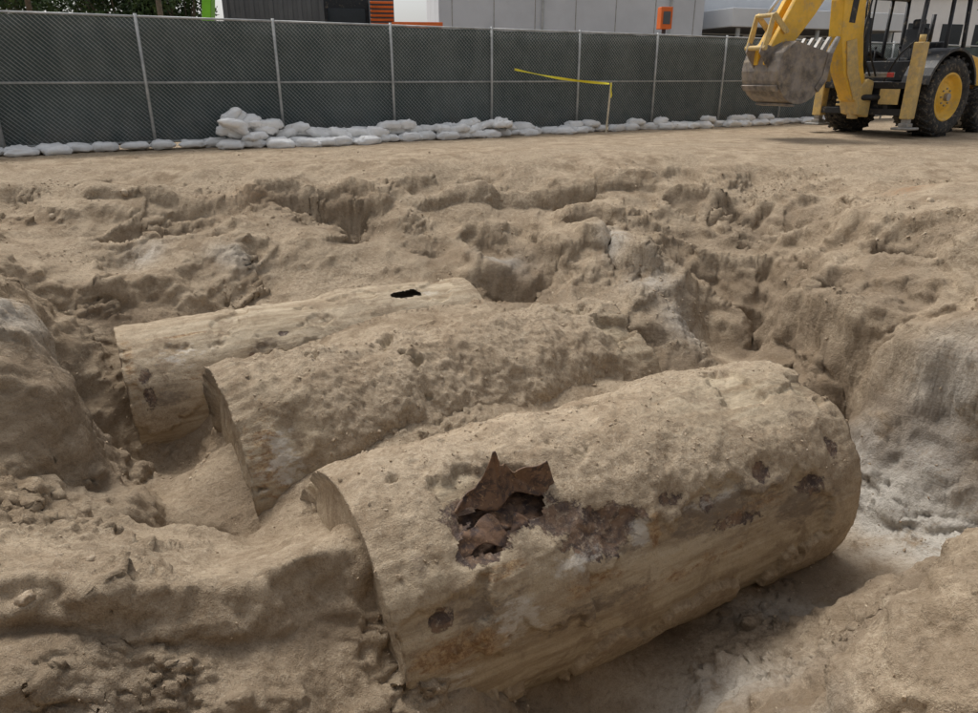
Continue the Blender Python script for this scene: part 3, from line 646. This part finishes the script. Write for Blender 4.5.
for sy in (-.55,-.3,.3,.55): bm_tube(bm,(-.45,sy,1.2),(-.52,sy*.9,1.75),.014,8); bmesh.ops.create_icosphere(bm,subdivisions=2,radius=.03,matrix=Matrix.Translation((-.52,sy*.9,1.77)))
bm_obj('control_levers',bm,BLK,bh,smooth=True)
bm=bmesh.new()
for sy in(-.55,-.3,.3,.55): bm_box(bm,(-.70,sy,2.90),(.09,.17,.12))
bm_obj('work_lights',bm,STEEL,bh,.015)
bm=bmesh.new()
bm_box(bm,(-1.07,0,1.02),(.12,2.1,.13)); bm_box(bm,(-1.07,0,.50),(.12,2.1,.13)); bm_box(bm,(-1.06,-.55,.76),(.10,.10,.45)); bm_box(bm,(-1.06,.55,.76),(.10,.10,.45)); bm_box(bm,(-.85,0,.76),(.35,1.1,.6))
bm_obj('rear_frame',bm,BLK,bh,.012)
bm=bmesh.new()
for i in range(5): bm_box(bm,(-1.14,.32+.0*i,.62+.09*i),(.02,.5,.04))
bm_box(bm,(-1.15,-.62,.80),(.03,.42,.30)); bm_obj('rear_plates',bm,YEL2,bh,.006)
for sy in(-1,1):
    t='r' if sy<0 else 'l'; y_=sy*1.02
    bm=bmesh.new(); bm_box(bm,(-1.05,y_,1.10),(.21,.21,1.45)); bm_obj('stabilizer_sleeve_'+t,bm,YEL2,bh,.02)
    bm=bmesh.new(); bm_box(bm,(-1.05,y_,.38),(.14,.14,.35)); bm_box(bm,(-1.05,y_,.19),(.42,.36,.05)); bm_box(bm,(-1.05,y_,.25),(.2,.2,.09)); bm_obj('stabilizer_leg_and_pad_'+t,bm,STEEL,bh,.015)
    tube('stabilizer_cap_'+t,(-1.05,y_,1.82),(-1.05,y_,1.96),.06,YEL2,bh)
    hose('stab_hose_'+t,[(-1.1,y_*.9,1.85),(-1.2,y_*.7,1.6),(-1.1,y_*.4,1.1)],.018,HOSE,bh)
box('tail_lamp_bar',(-1.15,0,1.22),(.03,1.3,.10),STEEL,bh,.01)
bm=bmesh.new(); bm_box(bm,(-1.18,-.58,1.22),(.03,.14,.09)); bm_box(bm,(-1.18,.58,1.22),(.03,.14,.09)); bm_obj('tail_lamps',bm,REDP,bh,.01)
bm=bmesh.new()
for i in range(4): bm_box(bm,(.75,-.78,.45+.17*i),(.34,.22,.03))
bm_box(bm,(.57,-.78,.7),(.03,.2,.65)); bm_box(bm,(.93,-.78,.7),(.03,.2,.65)); bm_obj('cab_steps',bm,BLK,bh,.005)
sw=empty('swing_assembly',(-1.33,0,0),R(-8),parent=bh)
ex=empty('swing_offset',(1.33,0,0),0,parent=sw)
bm=bmesh.new(); bm_plate(bm,[(-1.12,.38),(-1.12,1.1),(-1.30,1.15),(-1.50,.98),(-1.55,.70),(-1.45,.45)],-.22,.22); bm_tube(bm,(-1.33,0,.35),(-1.33,0,1.25),.11,16); bm_obj('kingpost',bm,YEL2,ex,.02)
for sy in(-1,1): tube('slew_ram_'+('r' if sy<0 else 'l'),(-1.1,sy*.42,.78),(-1.42,sy*.16,.78),.06,BLK,bh)
bmp=[(-1.36,.62),(-1.62,.72),(-1.98,1.25),(-2.20,1.95),(-2.27,2.60),(-2.18,3.25),(-1.94,3.90),(-1.66,4.10),(-1.46,3.95),(-1.44,3.6),(-1.62,3.1),(-1.68,2.6),(-1.60,2.0),(-1.46,1.4),(-1.28,.95)]
bm=bmesh.new(); bm_plate(bm,bmp,-.17,.17); bm_obj('boom',bm,YEL,ex,.02)
bm=bmesh.new()
for ya,yb in((-.20,-.172),(.172,.20)): bm_plate(bm,[(-1.34,.66),(-1.60,.74),(-1.90,1.25),(-2.05,1.85),(-1.80,1.9),(-1.60,1.3),(-1.40,.95)],ya,yb)
bm_obj('boom_root_plates',bm,YEL2,ex,.005)
tube('boom_ram_barrel',(-1.28,.0,1.15),(-1.36,0,2.3),.075,BLK,ex); tube('boom_ram_rod',(-1.36,0,2.3),(-1.52,0,3.35),.035,CHROME,ex)
bm=bmesh.new()
for y0,y1 in((-.19,-.08),(.08,.19)):
    bm_plate(bm,[(-1.55,4.25),(-1.85,4.40),(-2.35,4.1),(-3.35,2.85),(-4.03,1.66),(-4.04,1.40),(-3.80,1.36),(-3.00,2.30),(-2.12,3.50),(-1.62,3.95)],y0,y1)
bm_plate(bm,[(-2.2,3.85),(-3.2,2.65),(-3.80,1.65),(-3.72,1.6),(-3.1,2.5),(-2.15,3.65)],-.079,.079)
bm_obj('dipper_arm',bm,YEL,ex,.015)
tube('dipper_ram_barrel',(-2.35,0,3.25),(-2.05,0,4.1),.06,BLK,ex)
tube('bucket_ram_barrel',(-2.45,0,4.12),(-3.35,0,3.1),.065,BLK,ex); tube('bucket_ram_rod',(-3.35,0,3.1),(-4.0,0,2.30),.033,CHROME,ex)
bm=bmesh.new()
for y0 in(-.24,.205): bm_plate(bm,[(-3.62,2.0),(-3.70,2.08),(-4.0,2.32),(-4.06,2.24),(-3.72,1.95)],y0,y0+.035); bm_plate(bm,[(-4.0,2.33),(-4.09,2.28),(-4.22,1.72),(-4.14,1.68),(-4.05,1.9)],y0,y0+.035)
bm_tube(bm,(-4.04,-.25,2.27),(-4.04,.25,2.27),.04,12); bm_tube(bm,(-3.68,-.25,2.0),(-3.68,.25,2.0),.04,12); bm_tube(bm,(-3.88,-.27,1.5),(-3.88,.27,1.5),.045,12); bm_tube(bm,(-4.18,-.27,1.70),(-4.18,.27,1.70),.045,12)
bm_obj('bucket_linkage',bm,YEL2,ex,.004)
sh=[]; cx,cz=-3.42,1.30
for i in range(13):
    a=R(150+190*i/12); sh.append((cx+.60*math.cos(a),cz+.62*math.sin(a)))
wd=.48
outer=[(-3.66,1.82)]+sh+[(-2.70,1.60)]
inner=[(px+(cx-px)*.055,pz+(cz-pz)*.055) for px,pz in outer]
bm=bmesh.new(); bm_plate(bm,outer+inner[::-1],-wd,wd); bm_obj('bucket_shell',bm,BUCK,ex,0)
bm=bmesh.new()
for y0 in(-wd-.022,wd+.002): bm_plate(bm,outer,y0,y0+.02)
bm_obj('bucket_cheeks',bm,BUCK,ex,.004)
bm=bmesh.new()
for y0 in(-wd-.05,wd+.024): bm_plate(bm,[(-2.72,1.62),(-2.84,1.60),(-2.90,1.20),(-3.05,.98),(-2.96,.90),(-2.78,1.12)],y0,y0+.026)
for k in range(2): bm_plate(bm,[(cx+(.615-.0)*math.cos(R(205+k*50+j*5)),cz+.635*math.sin(R(205+k*50+j*5))) for j in range(3)]+[(cx+.65*math.cos(R(205+k*50+j*5)),cz+.67*math.sin(R(205+k*50+j*5))) for j in (2,1,0)],-wd,wd)
bm_obj('bucket_side_cutters_and_wear_strips',bm,BUCK,ex,.003)
bm=bmesh.new()
for i in range(5):
    yy_=-wd+.06+i*(2*wd-.12)/4; bm_plate(bm,[(-2.80,1.56),(-2.68,1.53),(-2.52,1.90),(-2.57,1.92),(-2.74,1.66)],yy_-.04,yy_+.04)
bm_obj('bucket_teeth',bm,STEEL,ex,.004)
bm=bmesh.new()
for y0 in(-.20,.17): bm_plate(bm,[(-3.70,1.82),(-3.98,1.30),(-4.25,1.62),(-4.20,1.80),(-3.95,1.72)],y0,y0+.03)
bm_obj('bucket_ears',bm,BUCK,ex,.004)
for i,yo in enumerate((-.12,-.05,.05,.12)):
    hose('hose_%d'%i,[(-1.15,yo*2,1.2),(-1.55,yo*2.8,1.75+i*.05),(-1.45,yo*1.6,2.5),(-1.36,yo*1.3,3.4),(-1.7,yo,4.35)],.018,HOSE,ex)
for sy in(-1,1):
    plate('loader_arm_'+('r' if sy<0 else 'l'),[(1.1,1.35),(1.35,1.55),(2.4,1.25),(3.2,.55),(3.35,.35),(3.15,.3),(2.3,.95),(1.2,1.2)],sy*.58-.06,sy*.58+.06,YEL,bh,.015)
plate('front_bucket',[(3.25,.08),(3.2,.55),(3.3,.98),(3.45,1.0),(3.4,.55),(3.45,.15),(4.15,.07),(4.15,.03),(3.3,.03)],-1.15,1.15,STEEL,bh,.01)
tube('exhaust_stack',(1.5,.3,1.7),(1.5,.3,2.5),.045,BLK,bh)
bm=bmesh.new(); bm_box(bm,(-1.97,-.174,2.45),(.16,.003,.52),Matrix.Rotation(R(3),3,'Y')); bm_obj('boom_decal',bm,BLK,ex,0)

# ------------------------------------------------------------------ buildings & things behind the fence
b=empty('concrete_building',(1.5,34,0),R(8))
box('walls',(2,3,3.2),(11.5,8,6.4),CONC,b,.03)
bm=bmesh.new()
for i in range(7): bm_box(bm,(-3.2+1.75*i,-1.006,3.2),(.03,.012,6.4))
bm_obj('panel_joints',bm,STEEL,b,0)
bm=bmesh.new()
bm_tube(bm,(.6,-1.1,0),(.6,-1.1,6.4),.05,10); bm_tube(bm,(6.2,-1.1,0),(6.2,-1.1,6.4),.05,10); bm_obj('downpipes',bm,GALV,b)
box('parapet',(2,3,6.5),(11.8,8.3,.2),CONC2,b,.02)
b=empty('canopy_warehouse',(12.5,37,0),R(20))
box('walls',(3,5,3.2),(12,6,6.4),CONC2,b,.03); box('canopy',(2,-.2,3.75),(10,4.2,.75),CONC2,b,.03); box('canopy_soffit',(2,-.2,3.36),(9.8,4.0,.03),ROOF,b,0)
bm=bmesh.new()
for i in range(5): bm_tube(bm,(-2.4+2.2*i,-2.0,0),(-2.4+2.2*i,-2.0,3.4),.1,12)
bm_obj('columns',bm,GALV,b)
bm=bmesh.new()
for i in range(3): bm_box(bm,(-.2+3.2*i,1.985,1.7),(2.4,.03,3.2))
bm_obj('roller_doors',bm,DKG,b,0)
b=empty('white_office_building',(27,46,0),R(15))
box('walls',(3,4,2.8),(18,8,5.6),WHITE,b,.03)
bm=bmesh.new()
for i in range(7): bm_box(bm,(-4.5+2.4*i,-.01,3.6),(1.5,.03,1.3))
bm_obj('windows',bm,WIN,b,.01); box('roof_edge',(3,4,5.7),(18.4,8.4,.2),DKG,b,.02)
def corrugated(name,loc,rz,sz,mat,mat2):
    e=empty(name,loc,rz); L_,D_,H_=sz
    box('body',(0,0,H_/2),(L_,D_,H_),mat,e,.02)
    bm=bmesh.new(); n=int(L_/.28)
    for i in range(n): bm_box(bm,(-L_/2+.2+i*.28,-D_/2-.015,H_/2),(.13,.03,H_-.3))
    bm_obj('corrugations',bm,mat,e,.008)
    bm=bmesh.new()
    for sx_ in(-1,1): bm_box(bm,(sx_*(L_/2+.004),-D_/2-.02,H_/2),(.14,.1,H_+.02))
    bm_box(bm,(0,-D_/2-.02,H_-.02),(L_,.1,.14)); bm_obj('corner_posts',bm,mat2,e,.01)
corrugated('storage_container',(-6.7,25,0),R(10),(2.8,2.4,3.9),DKG,DKG)
corrugated('storage_container',(-11.9,27.5,0),R(14),(4.4,2.4,2.9),WHITE,DKG)
e=empty('louvred_generator_set',(-3.7,27.0,0),R(10)); box('body',(0,0,1.9),(.8,1.6,3.8),DKG,e,.03)
bm=bmesh.new()
for i in range(12): bm_box(bm,(0,-.83,2.2+.13*i),(.76,.06,.06),Matrix.Rotation(R(25),3,'X'))
bm_obj('louvres',bm,ORG,e,.005)
e=empty('site_trailer',(-5.15,28.5,0),R(10)); box('body',(0,0,2.3),(1.8,2.4,3.8),BLK,e,.05); box('window',(0,-1.22,3.2),(1.3,.03,.7),WIN,e,.01)
e=empty('steel_gantry',(-2.4,26.2,0),R(8)); box('beam',(0,0,2.95),(1.7,.18,.18),ORG,e,.01); box('column',(-.76,0,1.42),(.16,.16,2.84),ORG,e,.01); box('column_b',(.76,0,1.42),(.16,.16,2.84),ORG,e,.01)
e=empty('boom_lift',(-10.0,26.0,0),R(0))
box('base',(0,0,.7),(2.2,1.6,.7),LIME,e,.05)
for i,(a_,b_) in enumerate([((-.4,0,1.0),(.7,0,3.0)),((.7,0,3.0),(1.0,0,5.2))]):
    v=Vector(b_)-Vector(a_); box('arm_%d'%i,tuple((Vector(a_)+Vector(b_))/2),(.40,.3,v.length),LIME,e,.02,rot=v.to_track_quat('Z','Y').to_matrix())
for sx_ in(-.8,.8):
    for sy in(-.75,.75): tube('wheel',(sx_,sy-.12,.4),(sx_,sy+.12,.4),.4,RUB,e,24)
box('basket',(1.0,0,5.6),(.9,.8,.9),GALV,e,.02)
e=empty('orange_site_cabin',(-22.5,30,0),R(10)); box('body',(0,0,1.8),(3,2.4,3.6),ORG,e,.04); box('roof',(0,0,3.7),(3.2,2.6,.12),WHITE,e,.02); box('window',(.3,-1.22,2.7),(1.4,.03,.9),WIN,e,.01)
e=empty('orange_signal_post',(6.15,27.5,0),R(8)); tube('pole',(0,0,0),(0,0,2.9),.07,DKG,e); box('cabinet',(0,0,3.25),(.42,.4,.7),ORG,e,.02); box('bracket',(0,-.21,3.25),(.26,.03,.4),DKG,e,.01)
for k,(px,py) in enumerate([(-16.9,29),(-11.9,28.5),(-20.3,33)]):
    e=empty('utility_pole',(px,py,0)); tube('pole',(0,0,0),(0,0,8.5),.11,BARK,e,12,.08); box('crossarm',(0,0,8.0),(1.8,.1,.12),BARK,e,.01)
def tree(loc,Hh,rad,seed):
    r_=np.random.default_rng(seed); e=empty('tree',loc)
    bm=bmesh.new(); bm_tube(bm,(0,0,0),(.1,0,Hh*.45),.20,10,.13)
    cs=[]
    for i in range(15):
        a=r_.uniform(0,6.28); q=r_.uniform(.3,1); c_=np.array([rad*.75*q*math.cos(a),rad*.75*q*math.sin(a),Hh*r_.uniform(.38,.92)]); cs.append(c_)
        bm_tube(bm,(.1,0,Hh*r_.uniform(.25,.45)),tuple(c_),.06,6,.015)
    bm_obj('trunk_and_limbs',bm,BARK,e,smooth=True)
    n=7000; cs=np.array(cs); k=r_.integers(0,len(cs),n); d=r_.normal(size=(n,3)); d/=np.linalg.norm(d,axis=1)[:,None]
    pos=cs[k]+d*(r_.uniform(.25,1,n)**.6*rad*.36*r_.uniform(.7,1.2,n))[:,None]*np.array([1,1,.75])
    u=r_.normal(size=(n,3)); u/=np.linalg.norm(u,axis=1)[:,None]; w_=np.cross(u,r_.normal(size=(n,3))); w_/=np.linalg.norm(w_,axis=1)[:,None]
    s_=r_.uniform(.06,.13,n)[:,None]
    V=np.stack([pos-u*s_,pos+w_*s_*.5,pos+u*s_,pos-w_*s_*.5],1).reshape(-1,3); mesh_np('crown',V,np.arange(4*n).reshape(n,4),LEAF,False,parent=e)
for i,(tx,ty,th_,tr) in enumerate([(-19.0,32,6.2,2.6),(-15.6,33,6.2,2.8),(-13.0,33.5,6.2,2.6),(-17.2,36,7,3),(24.5,35,6,2.5)]): tree((tx,ty,0),th_,tr,50+i)

# ------------------------------------------------------------------ world, light, camera
w=bpy.data.worlds.new('World'); bpy.context.scene.world=w; w.use_nodes=True; nt=w.node_tree
sky=nt.nodes.new('ShaderNodeTexSky'); sky.sky_type='NISHITA'; sky.sun_disc=False; sky.sun_elevation=R(58); sky.sun_rotation=R(-40); sky.air_density=1.0; sky.dust_density=4; sky.ozone_density=1
hs=nt.nodes.new('ShaderNodeHueSaturation'); hs.inputs['Saturation'].default_value=.30; nt.links.new(sky.outputs[0],hs.inputs['Color'])
bg=nt.nodes['Background']; nt.links.new(hs.outputs[0],bg.inputs[0]); bg.inputs[1].default_value=.15
sd=bpy.data.lights.new('sun','SUN'); sd.energy=1.9; sd.angle=R(16); sd.color=(1,.975,.94); so=bpy.data.objects.new('sun',sd); COL.objects.link(so)
el,az=R(58),R(-40)
dirv=Vector((math.sin(az)*math.cos(el),math.cos(az)*math.cos(el),math.sin(el))); so.rotation_euler=dirv.to_track_quat('Z','Y').to_euler()
cam=bpy.data.cameras.new('camera'); cam.sensor_width=36; cam.lens=36*711/978; cam.clip_end=2000; cam.clip_start=.05
co=bpy.data.objects.new('camera',cam); COL.objects.link(co); co.location=(0,0,1.3); co.rotation_euler=(R(90-21.4),0,0); bpy.context.scene.camera=co
vs=bpy.context.scene.view_settings; vs.view_transform='Standard'; vs.look='None'; vs.exposure=0
